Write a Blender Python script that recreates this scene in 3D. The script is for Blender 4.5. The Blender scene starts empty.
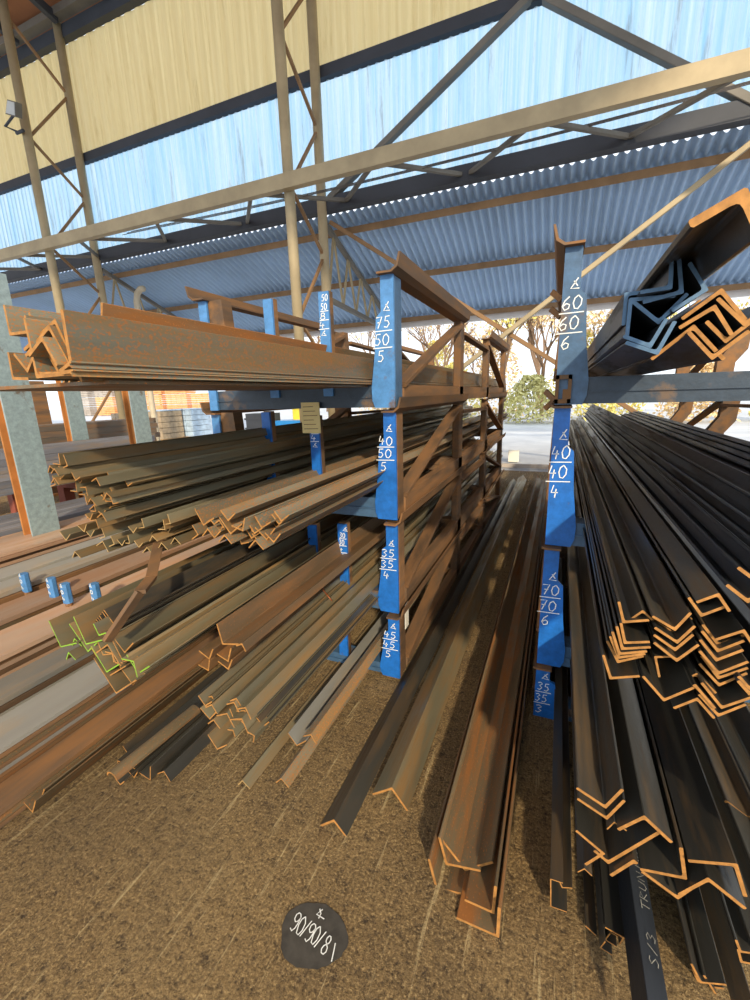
import bpy, math, random
from mathutils import Vector, Matrix
random.seed(11)
S = bpy.context.scene
COL = S.collection
V = Vector
R_ = math.radians

# ------------------------------------------------------------------ camera
FPX, EYE = 428.2, 1.4
yaw, pit, rol = R_(23.23), R_(13.79), R_(-1.7)
fw = V((-math.sin(yaw) * math.cos(pit), math.cos(yaw) * math.cos(pit), -math.sin(pit)))
rt = V((math.cos(yaw), math.sin(yaw), 0))
up = rt.cross(fw)
cx = math.cos(rol) * rt + math.sin(rol) * up
cy = -math.sin(rol) * rt + math.cos(rol) * up
cam = bpy.data.cameras.new('camera')
cam.sensor_fit = 'VERTICAL'; cam.sensor_height = 24; cam.lens = FPX * 24 / 1000
cam.clip_end = 400; cam.clip_start = .02
camo = bpy.data.objects.new('camera', cam); COL.objects.link(camo)
M = Matrix((cx, cy, -fw)).transposed().to_4x4(); M.translation = V((0, 0, EYE))
camo.matrix_world = M
S.camera = camo

def at(px, py, **k):
    """the point of the place seen at a pixel, on the plane x=, y= or z= given"""
    d = cx * ((px - 375) / FPX) - cy * ((py - 500) / FPX) + fw
    (a, v), = k.items(); i = 'xyz'.index(a)
    o = V((0, 0, EYE))
    return o + d * ((v - o[i]) / d[i])

# ------------------------------------------------------------------ materials
def lin(c):
    return tuple(((x / 255) / 12.92 if x / 255 <= .04045 else ((x / 255 + .055) / 1.055) ** 2.4) for x in c) + (1,)

class NT:
    def __init__(s, name):
        s.m = bpy.data.materials.new(name); s.m.use_nodes = True
        s.t = s.m.node_tree; s.b = s.t.nodes['Principled BSDF']; s.out = s.t.nodes['Material Output']
    def n(s, k, **kw):
        x = s.t.nodes.new(k)
        for a, v in kw.items():
            if a in x.inputs: x.inputs[a].default_value = v
            else: setattr(x, a, v)
        return x
    def l(s, a, b): s.t.links.new(a, b)
    def ramp(s, fac, stops):
        r = s.n('ShaderNodeValToRGB'); e = r.color_ramp.elements
        while len(e) < len(stops): e.new(.5)
        for q, (p, c) in zip(e, stops): q.position = p; q.color = c
        s.l(fac, r.inputs[0]); return r.outputs[0]
    def mix(s, fac, a, b):
        x = s.n('ShaderNodeMix', data_type='RGBA')
        for sock, v in ((x.inputs[0], fac), (x.inputs[6], a), (x.inputs[7], b)):
            if isinstance(v, (int, float)): sock.default_value = v
            elif isinstance(v, tuple): sock.default_value = v
            else: s.l(v, sock)
        return x.outputs[2]
    def coord(s, scale, rnd=True, kind='Object'):
        c = s.n('ShaderNodeTexCoord').outputs[kind]
        if rnd:
            oi = s.n('ShaderNodeObjectInfo'); mm = s.n('ShaderNodeVectorMath', operation='ADD')
            k = s.n('ShaderNodeMath', operation='MULTIPLY'); k.inputs[1].default_value = 37.3
            s.l(oi.outputs['Random'], k.inputs[0]); s.l(c, mm.inputs[0]); s.l(k.outputs[0], mm.inputs[1]); c = mm.outputs[0]
        mp = s.n('ShaderNodeMapping'); mp.inputs['Scale'].default_value = scale
        s.l(c, mp.inputs[0]); return mp.outputs[0]
    def noise(s, co, scale, detail=4, rough=.6):
        x = s.n('ShaderNodeTexNoise'); x.inputs['Scale'].default_value = scale
        x.inputs['Detail'].default_value = detail; x.inputs['Roughness'].default_value = rough
        s.l(co, x.inputs['Vector']); return x.outputs['Fac']
    def bump(s, h, strength=.3, dist=.01):
        b = s.n('ShaderNodeBump'); b.inputs['Strength'].default_value = strength; b.inputs['Distance'].default_value = dist
        s.l(h, b.inputs['Height']); s.l(b.outputs[0], s.b.inputs['Normal'])

def steel(name, base, rust, amount, metal=.45, rough=.45, dots=.0, scale=(9, 1.1, 9)):
    k = NT(name); co = k.coord(scale)
    a = k.noise(co, 1.6, 6, .65)
    lo = tuple(x * .62 for x in base[:3]) + (1,)
    c = k.mix(k.ramp(k.noise(co, .7, 3), [(.35, (0, 0, 0, 1)), (.65, (1, 1, 1, 1))]), lo, base)
    m = k.ramp(a, [(.62 - amount * .45, (0, 0, 0, 1)), (.78 - amount * .35, (1, 1, 1, 1))])
    c = k.mix(m, c, rust)
    if dots:
        d = k.ramp(k.noise(k.coord((150, 90, 150)), 1.5, 3), [(.64 - dots * .2, (0, 0, 0, 1)), (.72 - dots * .2, (.8, .8, .8, 1))])
        c = k.mix(d, c, lin((178, 112, 52)))
    # every bar of a delivery differs a little
    oi = k.n('ShaderNodeObjectInfo'); hs = k.n('ShaderNodeHueSaturation')
    mr = k.n('ShaderNodeMapRange'); mr.inputs['To Min'].default_value = .72; mr.inputs['To Max'].default_value = 1.3
    k.l(oi.outputs['Random'], mr.inputs[0]); k.l(mr.outputs[0], hs.inputs['Value']); k.l(c, hs.inputs['Color'])
    k.l(hs.outputs[0], k.b.inputs['Base Color'])
    k.b.inputs['Metallic'].default_value = metal
    rr = k.n('ShaderNodeMapRange'); rr.inputs['To Min'].default_value = rough; rr.inputs['To Max'].default_value = min(.9, rough + .35)
    k.l(m, rr.inputs[0]); k.l(rr.outputs[0], k.b.inputs['Roughness'])
    k.bump(k.noise(k.coord((40, 14, 40)), 2, 3), .15, .004)
    return k.m

def flat(name, c, rough=.6, metal=0, var=.25, sc=6):
    k = NT(name); n = k.noise(k.coord((1, 1, 1)), sc, 5)
    lo = tuple(x * (1 - var) for x in c[:3]) + (1,); hi = tuple(min(1, x * (1 + var)) for x in c[:3]) + (1,)
    k.l(k.ramp(n, [(.3, lo), (.7, hi)]), k.b.inputs['Base Color'])
    k.b.inputs['Roughness'].default_value = rough; k.b.inputs['Metallic'].default_value = metal
    k.bump(n, .1, .005)
    return k.m

mill = steel('mill_scale_steel', lin((86, 84, 78)), lin((106, 86, 62)), .3, .5, .3)
millb = steel('blue_black_steel', lin((64, 68, 74)), lin((84, 76, 66)), .2, .45, .4)
olive = steel('weathered_olive_steel', lin((146, 138, 112)), lin((150, 118, 76)), .42, .4, .34)
tan_ = steel('tan_rusted_steel', lin((136, 132, 112)), lin((142, 112, 72)), .36, .2, .55, .6)
rusty = steel('rusty_steel', lin((124, 108, 82)), lin((142, 92, 46)), .36, .25, .5, .2)
rustb = steel('brown_tan_steel', lin((128, 104, 76)), lin((140, 98, 58)), .4, .2, .55, .1)
brown = steel('brown_rusted_frame', lin((112, 88, 66)), lin((136, 98, 62)), .5, .12, .7)
pink = steel('pinkish_oxide_plate', lin((190, 162, 138)), lin((176, 136, 104)), .45, .15, .5, 0, (3, .5, 3))
greyp = steel('grey_oxide_plate', lin((168, 166, 158)), lin((172, 150, 120)), .3, .15, .45, 0, (3, .5, 3))
tube_m = steel('grey_blue_tube_steel', lin((140, 142, 150)), lin((140, 126, 112)), .3, .2, .45)
cut = flat('rusty_sawn_end', lin((168, 118, 60)), .75, .05, .3, 60)
cutp = flat('pale_sawn_end', lin((176, 144, 92)), .7, .1, .25, 60)
cutg = flat('green_painted_end', lin((128, 172, 52)), .6, 0, .2, 60)
cutb = flat('blue_grey_sawn_end', lin((74, 104, 132)), .5, .3, .2, 60)
chalk = flat('white_chalk_paint', lin((232, 234, 230)), .8, 0, .05)
chalkf = flat('faint_chalk', lin((150, 148, 138)), .8, 0, .1)
cream = flat('cream_painted_steel', lin((168, 152, 120)), .55, .1, .18, 2)
greyt = flat('grey_painted_truss', lin((112, 108, 100)), .6, .1, .2, 2)
darkg = flat('dark_gutter_steel', lin((60, 64, 72)), .6, .2, .2, 1)
purl = flat('brown_purlin', lin((142, 110, 76)), .7, .1, .2, 3)
roofb = flat('brown_roof_lining', lin((150, 100, 66)), .8, 0, .2, 1)
card = flat('pale_yellow_card', lin((222, 200, 140)), .8, 0, .06)
white = flat('white_paper_tag', lin((225, 220, 205)), .8, 0, .05)
pvc = flat('cream_plastic_pipe', lin((196, 184, 160)), .5, 0, .1)
blackp = flat('dark_painted_patch', lin((66, 62, 56)), .9, 0, .3, 30)
wood = flat('fresh_sawn_timber', lin((222, 160, 104)), .8, 0, .2, 4)
wood2 = flat('grey_weathered_timber', lin((170, 160, 150)), .8, 0, .2, 4)
plank = flat('pale_base_timber', lin((160, 128, 84)), .85, 0, .3, 12)
film = flat('stretch_film', lin((178, 200, 222)), .3, 0, .25, 5)
brick = flat('stacked_block', lin((168, 150, 126)), .85, 0, .3, 9)
bluepl = flat('blue_plastic', lin((36, 130, 200)), .4, 0, .1)
yellowpl = flat('yellow_plastic', lin((236, 214, 70)), .5, 0, .1)
bark = flat('grey_brown_bark', lin((128, 104, 84)), .9, 0, .2, 3)
leaf_y = flat('yellow_autumn_leaf', lin((226, 212, 126)), .8, 0, .25, 1)
leaf_o = flat('orange_autumn_leaf', lin((222, 194, 146)), .8, 0, .25, 1)
leaf_g = flat('olive_leaf', lin((206, 200, 138)), .8, 0, .25, 1)
wire = flat('copper_wire', lin((150, 84, 48)), .5, .4, .1)
cable = flat('black_cable', lin((90, 86, 84)), .6, 0, .1)
glass = flat('lamp_glass', lin((200, 205, 205)), .15, 0, .05)

def blue_paint(name, c, wear):
    k = NT(name); co = k.coord((1, 1, 1))
    n = k.noise(co, 26, 6, .7); w = k.noise(co, 5, 5, .65)
    base = k.mix(k.ramp(n, [(.35, (0, 0, 0, 1)), (.7, (1, 1, 1, 1))]), c, tuple(min(1, x * 1.55) for x in c[:3]) + (1,))
    m = k.ramp(w, [(.66 - wear, (0, 0, 0, 1)), (.74 - wear, (1, 1, 1, 1))])
    k.l(k.mix(m, base, lin((104, 84, 66))), k.b.inputs['Base Color'])
    k.b.inputs['Roughness'].default_value = .42; k.bump(n, .25, .004)
    return k.m
blue = blue_paint('blue_paint', lin((22, 92, 168)), 0)
bluew = blue_paint('worn_blue_paint', lin((56, 84, 112)), .06)
bshade = blue_paint('shaded_dark_blue_paint', lin((40, 54, 68)), .06)  # worn dark blue for top front crossbeams; right beam's shadow put into the colour
bluep = blue_paint('pale_blue_paint', lin((66, 116, 166)), .05)
bgrey = blue_paint('blue_grey_paint', lin((126, 142, 144)), .04)
orange = flat('orange_rust_flange', lin((176, 118, 62)), .8, .05, .25, 5)

def concrete():
    k = NT('oily_concrete'); co = k.coord((1, 1, 1), False)
    a = k.noise(co, 1.1, 7, .7); b = k.noise(co, 34, 6, .75)
    mp = k.n('ShaderNodeMapping'); mp.inputs['Rotation'].default_value = (0, 0, R_(-14)); mp.inputs['Scale'].default_value = (26, 1.6, 1)
    k.l(k.n('ShaderNodeTexCoord').outputs['Object'], mp.inputs[0])
    sc = k.noise(mp.outputs[0], 1.5, 5, .7)
    fine = k.noise(co, 120, 4, .8)
    c = k.ramp(a, [(.3, lin((100, 80, 52))), (.5, lin((136, 110, 70))), (.7, lin((166, 138, 92)))])
    c = k.mix(k.ramp(b, [(.34, (1, 1, 1, 1)), (.5, (0, 0, 0, 1))]), c, lin((66, 50, 32)))
    c = k.mix(k.ramp(fine, [(.52, (0, 0, 0, 1)), (.66, (.9, .9, .9, 1))]), c, lin((196, 166, 114)))
    c = k.mix(k.ramp(fine, [(.36, (.8, .8, .8, 1)), (.46, (0, 0, 0, 1))]), c, lin((58, 44, 28)))
    c = k.mix(k.ramp(sc, [(.585, (0, 0, 0, 1)), (.66, (.8, .8, .8, 1))]), c, lin((196, 172, 124)))
    st = k.noise(k.coord((1, 1, 1), False), .55, 4, .6)
    c = k.mix(k.ramp(st, [(.55, (0, 0, 0, 1)), (.72, (.7, .7, .7, 1))]), c, lin((64, 50, 34)))
    k.l(c, k.b.inputs['Base Color']); k.b.inputs['Roughness'].default_value = .92
    ad = k.n('ShaderNodeMath', operation='ADD'); k.l(b, ad.inputs[0]); k.l(sc, ad.inputs[1])
    k.bump(ad.outputs[0], 1, .02)
    return k.m
def asphalt():
    k = NT('pale_yard_asphalt'); co = k.coord((1, 1, 1), False)
    n = k.noise(co, .6, 6, .7)
    k.l(k.ramp(n, [(.3, lin((168, 172, 180))), (.7, lin((200, 202, 206)))]), k.b.inputs['Base Color'])
    k.b.inputs['Roughness'].default_value = .9
    return k.m
def sheet(name, c1, c2, alpha, trans, grime):
    """profiled roof-light sheet: part of the daylight passes straight, part is scattered"""
    k = NT(name); t = k.t
    n = k.noise(k.coord((9, 1, .2), False), 1.2, 5, .7)
    col = k.ramp(n, [(.3, c1), (.7, c2)])
    g = k.ramp(k.noise(k.coord((5, 1, .35), False), 1.7, 6, .75), [(.56, (0, 0, 0, 1)), (.70, (.75, .75, .75, 1))])
    col = k.mix(g, col, grime)
    d = k.n('ShaderNodeBsdfDiffuse'); tr = k.n('ShaderNodeBsdfTranslucent'); tp = k.n('ShaderNodeBsdfTransparent')
    k.l(col, d.inputs[0]); k.l(col, tr.inputs[0]); k.l(col, tp.inputs[0])
    m1 = k.n('ShaderNodeMixShader'); m1.inputs[0].default_value = trans; k.l(d.outputs[0], m1.inputs[1]); k.l(tr.outputs[0], m1.inputs[2])
    m2 = k.n('ShaderNodeMixShader'); m2.inputs[0].default_value = alpha; k.l(m1.outputs[0], m2.inputs[1]); k.l(tp.outputs[0], m2.inputs[2])
    k.l(m2.outputs[0], k.out.inputs[0])
    return k.m
rooflight = sheet('clear_rooflight_sheet', lin((162, 208, 236)), lin((222, 236, 244)), .45, .7, lin((150, 160, 160)))
tansheet = sheet('tan_rooflight_sheet', lin((226, 202, 146)), lin((240, 220, 168)), .04, .45, lin((206, 180, 124)))
canopy_m = flat('blue_grey_roof_sheet', lin((156, 184, 216)), .5, .1, .1, .8)

# ------------------------------------------------------------------ mesh builder
class MB:
    def __init__(s): s.v = []; s.f = []; s.mi = []
    def add(s, vs, fs, m=0):
        o = len(s.v); s.v += [tuple(x) for x in vs]
        for q in fs: s.f.append(tuple(i + o for i in q)); s.mi.append(m)
    def prism(s, poly, O, A, B, W, m=0, mcap=None):
        n = len(poly); O = V(O)
        # wind the outline so that faces look outward
        ar = sum(poly[i][0] * poly[(i + 1) % n][1] - poly[(i + 1) % n][0] * poly[i][1] for i in range(n))
        if ar * V(A).cross(V(B)).dot(V(W)) > 0: poly = poly[::-1]
        vs = [O + V(A) * p[0] + V(B) * p[1] for p in poly]; vs += [x + V(W) for x in vs]
        s.add(vs, [(i, i + n, (i + 1) % n + n, (i + 1) % n) for i in range(n)], m)
        s.add(vs, [tuple(range(n)), tuple(range(2 * n - 1, n - 1, -1))], m if mcap is None else mcap)
        return s
    def box(s, a, b, m=0, bev=0.0):
        a, b = V(a), V(b)
        lo = V([min(p, q) for p, q in zip(a, b)]); hi = V([max(p, q) for p, q in zip(a, b)])
        w, d, h = hi - lo; e = min(bev, .45 * min(w, d))
        if e > 0: poly = [(e, 0), (w - e, 0), (w, e), (w, d - e), (w - e, d), (e, d), (0, d - e), (0, e)]
        else: poly = [(0, 0), (w, 0), (w, d), (0, d)]
        return s.prism(poly, lo, (1, 0, 0), (0, 1, 0), (0, 0, h), m)
    def beam(s, p, q, w, h, m=0, upv=(0, 0, 1), bev=.08):
        p, q = V(p), V(q); d = (q - p); u = d.normalized(); A = u.cross(V(upv))
        if A.length < 1e-4: A = V((1, 0, 0))
        A.normalize(); B = A.cross(u)
        e = bev * min(w, h)
        x, y = w / 2, h / 2
        return s.prism([(-x + e, -y), (x - e, -y), (x, -y + e), (x, y - e), (x - e, y), (-x + e, y), (-x, y - e), (-x, -y + e)], p, A, B, d, m)
    def tube(s, pts, r, n=10, m=0, cap=True):
        pts = [V(p) for p in pts]; rs = r if isinstance(r, (list, tuple)) else [r] * len(pts)
        vs = []; A = None
        for i, p in enumerate(pts):
            u = (pts[min(i + 1, len(pts) - 1)] - pts[max(i - 1, 0)]).normalized()
            if A is None: A = u.cross(V((0, 0, 1)) if abs(u.z) < .9 else V((1, 0, 0))).normalized()
            A = (A - u * A.dot(u)).normalized(); B = u.cross(A)
            vs += [p + (A * math.cos(2 * math.pi * j / n) + B * math.sin(2 * math.pi * j / n)) * rs[i] for j in range(n)]
        fs = [(i * n + j, i * n + (j + 1) % n, (i + 1) * n + (j + 1) % n, (i + 1) * n + j) for i in range(len(pts) - 1) for j in range(n)]
        if cap: fs += [tuple(range(n - 1, -1, -1)), tuple(range((len(pts) - 1) * n, len(pts) * n))]
        s.add(vs, fs, m); return s
    def ribbon(s, pts, w, N, off=.0015, m=0):
        """a brushed stroke lying on a surface with normal N"""
        N = V(N).normalized(); pts = [V(p) + N * off for p in pts]
        L = []; Rr = []
        for i, p in enumerate(pts):
            d = (pts[min(i + 1, len(pts) - 1)] - pts[max(i - 1, 0)]).normalized(); a = N.cross(d).normalized() * (w / 2)
            L.append(p + a); Rr.append(p - a)
        n = len(pts)
        s.add(L + Rr, [(n + i, n + i + 1, i + 1, i) for i in range(n - 1)], m); return s
    def build(s, name, mats, parent=None, loc=(0, 0, 0), smooth=False):
        me = bpy.data.meshes.new(name); me.from_pydata(s.v, [], s.f)
        for m in (mats if isinstance(mats, (list, tuple)) else [mats]): me.materials.append(m)
        me.polygons.foreach_set('material_index', s.mi)
        if smooth: me.polygons.foreach_set('use_smooth', [True] * len(s.f))
        me.update()
        o = bpy.data.objects.new(name, me); COL.objects.link(o); o.location = loc
        if parent: o.parent = parent
        return o
def tag(o, label, cat, group=None, kind=None):
    o['label'] = label; o['category'] = cat
    if group: o['group'] = group
    if kind: o['kind'] = kind
    return o
def empty(name, loc, label, cat, group=None):
    o = bpy.data.objects.new(name, None); COL.objects.link(o); o.location = loc; o.empty_display_size = .1
    return tag(o, label, cat, group)
def part(mb, name, mats, root, smooth=False, label=None):
    """mesh built in world coordinates, hung under its thing"""
    l = V(root.location)
    if root.parent: l = l + V(root.parent.location)
    mb.v = [tuple(V(x) - l) for x in mb.v]
    o = mb.build(name, mats, root, (0, 0, 0), smooth)
    if label: o['label'] = label
    return o
def struct(o, kind='structure'): o['kind'] = kind; return o
ORD = ['top', 'second', 'third', 'fourth', 'fifth', 'sixth', 'seventh', 'eighth', 'ninth', 'tenth', 'eleventh', 'twelfth', 'thirteenth',
       'fourteenth', 'fifteenth', 'sixteenth', 'seventeenth', 'eighteenth', 'nineteenth', 'twentieth', 'twenty-first', 'twenty-second',
       'twenty-third', 'twenty-fourth', 'twenty-fifth', 'twenty-sixth', 'twenty-seventh', 'twenty-eighth', 'twenty-ninth', 'thirtieth',
       'thirty-first', 'thirty-second', 'thirty-third', 'thirty-fourth', 'thirty-fifth', 'thirty-sixth', 'thirty-seventh', 'thirty-eighth', 'thirty-ninth', 'fortieth']

# ------------------------------------------------------------------ setting
Y_W = 8.3
def corrugated(x0, x1, pitch, amp, base, slope_vec, nrm, name, m, trap=False):
    """profiled sheet: ribs run along slope_vec, wave along x"""
    mb = MB(); n = int((x1 - x0) / pitch * 8); vs = []; b = V(base); sv = V(slope_vec); nv = V(nrm).normalized()
    for i in range(n + 1):
        x = x0 + (x1 - x0) * i / n; ph = (x / pitch) % 1
        if trap: h = amp * max(-1, min(1, 2.4 * math.cos(2 * math.pi * ph)))
        else: h = amp * math.cos(2 * math.pi * ph)
        p = V((x, b.y, b.z)) + nv * h
        vs += [p, p + sv]
    mb.add(vs, [(2 * i, 2 * i + 1, 2 * i + 3, 2 * i + 2) for i in range(n)])
    return mb.build(name, m, smooth=True)
f = MB(); f.box((-9, -4, -.3), (5, 8.0, 0)); struct(f.build('floor', concrete()))
f = MB(); f.box((-120, 8.0, -.32), (60, 110, -.02)); f.box((-120, -30, -.32), (-9, 8.0, -.02)); f.box((5, -30, -.32), (60, 8.0, -.02))
struct(f.build('floor_yard', asphalt()))
struct(corrugated(-34, 7, .30, .03, (0, Y_W, 6.98), (0, 0, 2.32), (0, 1, 0), 'wall_upper', tansheet, True))
struct(corrugated(-34, 7, .16, .03, (0, Y_W, 4.95), (0, 0, 2.05), (0, 1, 0), 'wall_clerestory', rooflight))
SL = .38
struct(corrugated(-34, 7, .15, .038, (0, 8.36, 4.818), (0, 3.75, -3.75 * SL), (0, SL, 1), 'ceiling_canopy', canopy_m))
# main roof lining above the hall, rising towards the camera
mb = MB(); mb.prism([(8.5, 9.62), (8.5, 9.72), (-6.5, 12.12), (-6.5, 12.02)], (-34, 0, 0), (0, 1, 0), (0, 0, 1), (41, 0, 0))
struct(mb.build('ceiling', roofb))
mb = MB(); mb.box((-34, 8.12, 9.26), (7, 8.28, 9.5)); struct(mb.build('trim_1', darkg))
mb = MB(); mb.box((-34, 7.9, 9.5), (7, 8.1, 9.64)); struct(mb.build('trim_2', greyt))
mb = MB(); mb.box((-34, 8.18, 6.92), (7, 8.3, 7.10)); struct(mb.build('trim_3', darkg))
mb = MB(); mb.box((-34, 8.12, 4.80), (7, 8.30, 5.04)); struct(mb.build('trim_4', darkg))
mb = MB(); mb.box((-34, 12.08, 3.20), (7, 12.2, 3.34)); struct(mb.build('trim_5', flat('white_gutter', lin((220, 216, 214)), .5, 0, .05)))

def purlin(y, label):
    z = 4.818 - SL * (y - 8.36) - .115
    mb = MB(); mb.prism([(0, 0), (.02, 0), (.02, .1), (.10, .1), (.10, .12), (0, .12)], (-34, y - .05, z - .06), (0, 1, 0), (0, 0, 1), (41, 0, 0))
    tag(mb.build('roof_purlin', purl), label, 'purlin', 'purlins under the canopy')
purlin(8.68, 'upper brown purlin under the blue-grey canopy, next to the rooflight wall')
purlin(10.2, 'middle brown purlin crossing beneath the blue-grey corrugated canopy')
purlin(11.9, 'lowest brown purlin at the canopy eave above the yard')

def column(x, label, ztop):
    o = empty('lattice_column', (x, 7.55, 0), label, 'column', 'double pipe columns of the shed')
    for yy in (7.0, 8.1):
        mb = MB(); mb.tube([(x, yy, 0), (x, yy, ztop)], .09, 16); part(mb, 'pipe_leg', cream, o, True)
        mb = MB(); mb.box((x - .16, yy - .16, 0), (x + .16, yy + .16, .02), 0, .02); part(mb, 'base_plate', cream, o)
    z = 8.95 if ztop > 9 else 0
    while z > .6:
        for a, b in (((7.08, z), (8.02, z - .72)), ((8.02, z - .85), (7.08, z - 1.98))):
            if b[1] < .2: continue
            mb = MB(); mb.beam((x, a[0], a[1]), (x, b[0], b[1]), .05, .05); part(mb, 'lacing_bar', purl, o)
        z -= 2.08
    return o
column(-10.74, 'cream double pipe column at the left edge, with a floodlight', 9.55)
column(-4.39, 'cream double pipe column rising behind the left rack', 9.55)

# girder in the plane between column front and wall
g = empty('lattice_girder', (-4, 7.0, 4.9), 'long cream lattice girder running along the rooflight wall', 'girder')
mb = MB(); mb.box((-34, 6.78, 4.69), (7, 6.905, 4.905), 0, .02); part(mb, 'top_chord', cream, g)
x = -30.0; k = 0
while x < 6:
    mb = MB(); mb.beam((x, 6.91, 4.78), (x + (1.15 if k % 2 else 1.0), 8.12, 4.9), .06, .06); part(mb, 'web_bar', greyt, g)
    mb = MB(); mb.beam((x + 1.15, 8.12, 4.9), (x + 2.2, 6.91, 4.78), .06, .06); part(mb, 'web_bar', greyt, g)
    x += 2.27; k += 1
for i in range(3):
    mb = MB(); pts = [(-9 + .5 * j, 7.5 + .12 * i, 4.93 + .07 * i - .1 * math.sin(math.pi * j / 24)) for j in range(25)]
    mb.tube(pts, .007, 5)
    tag(mb.build('sagging_cable', cable), ['lowest', 'middle', 'highest'][i] + ' of three thin cables strung behind the lattice girder', 'cable', 'cables by the girder')

def brace(a, b, label, m=cream, w=.1):
    mb = MB(); mb.beam(a, b, w, w * .8)
    tag(mb.build('brace_tube', m), label, 'brace', 'wall bracing')
brace((-.75, 8.16, 7.0), (-4.24, 8.16, 5.0), 'grey brace sloping down left across the rooflight wall', greyt, .13)
brace((-.6, 8.16, 6.9), (2.4, 8.16, 4.75), 'grey brace sloping down right across the rooflight wall', greyt, .13)
brace((2.6, 8.02, 4.83), (-4.24, 8.02, .02), 'slender cream brace rising right behind the racks to the girder', cream, .09)
brace((-4.24, 8.14, 4.6), (2.6, 8.14, .02), 'slender brown brace falling right behind the racks', purl, .09)

def truss(x, label):
    o = empty('canopy_truss', (x, 8.2, 3.2), label, 'truss', 'canopy trusses')
    top = [(x, y, 4.76 - SL * (y - 8.36) - .2) for y in (8.2, 12.0)]
    bot = [(x, 8.2, 3.28), (x, 12.0, 3.06)]
    mb = MB(); mb.beam(top[0], top[1], .09, .09); part(mb, 'top_chord', greyt, o)
    mb = MB(); mb.beam(bot[0], bot[1], .09, .09); part(mb, 'bottom_chord', greyt, o)
    for i in range(6):
        t0, t1 = i / 6, (i + .5) / 6
        P = lambda q, t: V(q[0]).lerp(V(q[1]), t)
        mb = MB(); mb.beam(P(bot, t0), P(top, t1), .04, .04); part(mb, 'web_bar', cream, o)
        mb = MB(); mb.beam(P(top, t1), P(bot, (i + 1) / 6), .04, .04); part(mb, 'web_bar', cream, o)
truss(-4.39, 'grey lattice truss carrying the canopy behind the left rack')
truss(-10.74, 'grey lattice truss carrying the canopy at the far left')
for i, x in enumerate((-13.5, -12.0, -10.6, -9.2)):
    mb = MB(); mb.beam((x, 8.0, 9.5), (x + .3, 3.0, 10.2), .12, .18)
    tag(mb.build('roof_rafter', darkg), ['leftmost', 'second from left', 'third from left', 'rightmost'][i] + ' dark rafter under the brown roof lining', 'rafter', 'rafters in the roof corner')
mb = MB(); c0 = V((-10.35, 8.75, 0))
mb.tube([c0 + V((.35, -.05, 4.2)), c0 + V((.2, 0, 4.22)), c0 + V((.06, 0, 4.12)), c0 + V((0, 0, 3.95)), c0 + V((0, 0, 1.0)), c0], .075, 12)
tag(mb.build('downpipe', pvc, smooth=True), 'pale bent downpipe beside the left double column', 'pipe')
fp = at(11, 108, y=6.55)
fl = empty('floodlight', fp, 'small square floodlight clamped to the left column', 'lamp')
A, B, D = V((.85, .2, -.3)), V((.25, .1, .95)), V((-.1, .3, .1))
mb = MB(); mb.prism([(-.13, -.13), (.13, -.13), (.10, .13), (-.10, .13)], fp, A, B, D * .5); h = part(mb, 'housing', greyt, fl)
mb = MB(); mb.prism([(-.11, -.11), (.11, -.11), (.08, .11), (-.08, .11)], fp, A, B, -D * .05); part(mb, 'lens', glass, fl)
mb = MB(); mb.tube([fp + D * .5, (-10.95, 6.72, fp.z - .1), (-10.78, 6.88, fp.z - .18)], .025, 8); mb.tube([(-10.62, 6.86, fp.z - .18), (-10.86, 6.86, fp.z - .18)], .03, 8); part(mb, 'bracket', darkg, fl)

# ------------------------------------------------------------------ chalk lettering
G = {'0': [[(.5, 1), (.15, .8), (.05, .45), (.25, .05), (.6, 0), (.9, .3), (.9, .7), (.5, 1)]],
     '1': [[(.3, .8), (.55, 1), (.5, 0)]],
     '3': [[(.1, .9), (.5, 1), (.85, .8), (.4, .55), (.85, .3), (.5, 0), (.1, .1)]],
     '4': [[(.3, 1), (.1, .4), (.9, .42)], [(.65, .7), (.6, 0)]],
     '5': [[(.85, 1), (.25, .97), (.2, .58), (.6, .6), (.85, .32), (.55, .02), (.1, .08)]],
     '6': [[(.75, 1), (.3, .7), (.1, .3), (.4, 0), (.8, .12), (.85, .4), (.5, .5), (.15, .3)]],
     '7': [[(.05, .95), (.9, 1), (.4, 0)], [(.3, .5), (.8, .52)]],
     '8': [[(.5, .53), (.22, .65), (.18, .82), (.35, .97), (.62, .98), (.82, .84), (.78, .66), (.5, .53), (.2, .4), (.08, .2), (.28, .02), (.65, .0), (.9, .18), (.82, .4), (.5, .53)]],
     '9': [[(.9, .85), (.7, .98), (.4, 1), (.12, .85), (.12, .62), (.4, .5), (.7, .58), (.9, .85), (.88, .5), (.75, .2), (.45, 0), (.1, .1)]],
     '<': [[(.75, 1), (.1, .12), (1.0, .1)], [(.35, .75), (.8, .3)]],
     '/': [[(.15, 0), (.85, 1)]],
     'S': [[(.85, .9), (.5, 1), (.15, .8), (.5, .55), (.85, .25), (.5, 0), (.1, .1)]],
     'T': [[(0, 1), (1, 1)], [(.5, 1), (.5, 0)]], 'R': [[(.1, 0), (.1, 1), (.8, .8), (.1, .5), (.9, 0)]],
     'U': [[(.1, 1), (.1, .2), (.5, 0), (.85, .2), (.9, 1)]], 'N': [[(.1, 0), (.1, 1), (.9, 0), (.9, 1)]], 'I': [[(.5, 1), (.5, 0)]],
     'O': [[(.5, 1), (.1, .6), (.2, .1), (.6, 0), (.9, .4), (.5, 1)]], 'L': [[(.1, 1), (.1, 0), (.9, 0)]], 'V': [[(0, 1), (.5, 0), (1, 1)]], '-': [[(.1, .5), (.9, .5)]], ' ': []}
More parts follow.
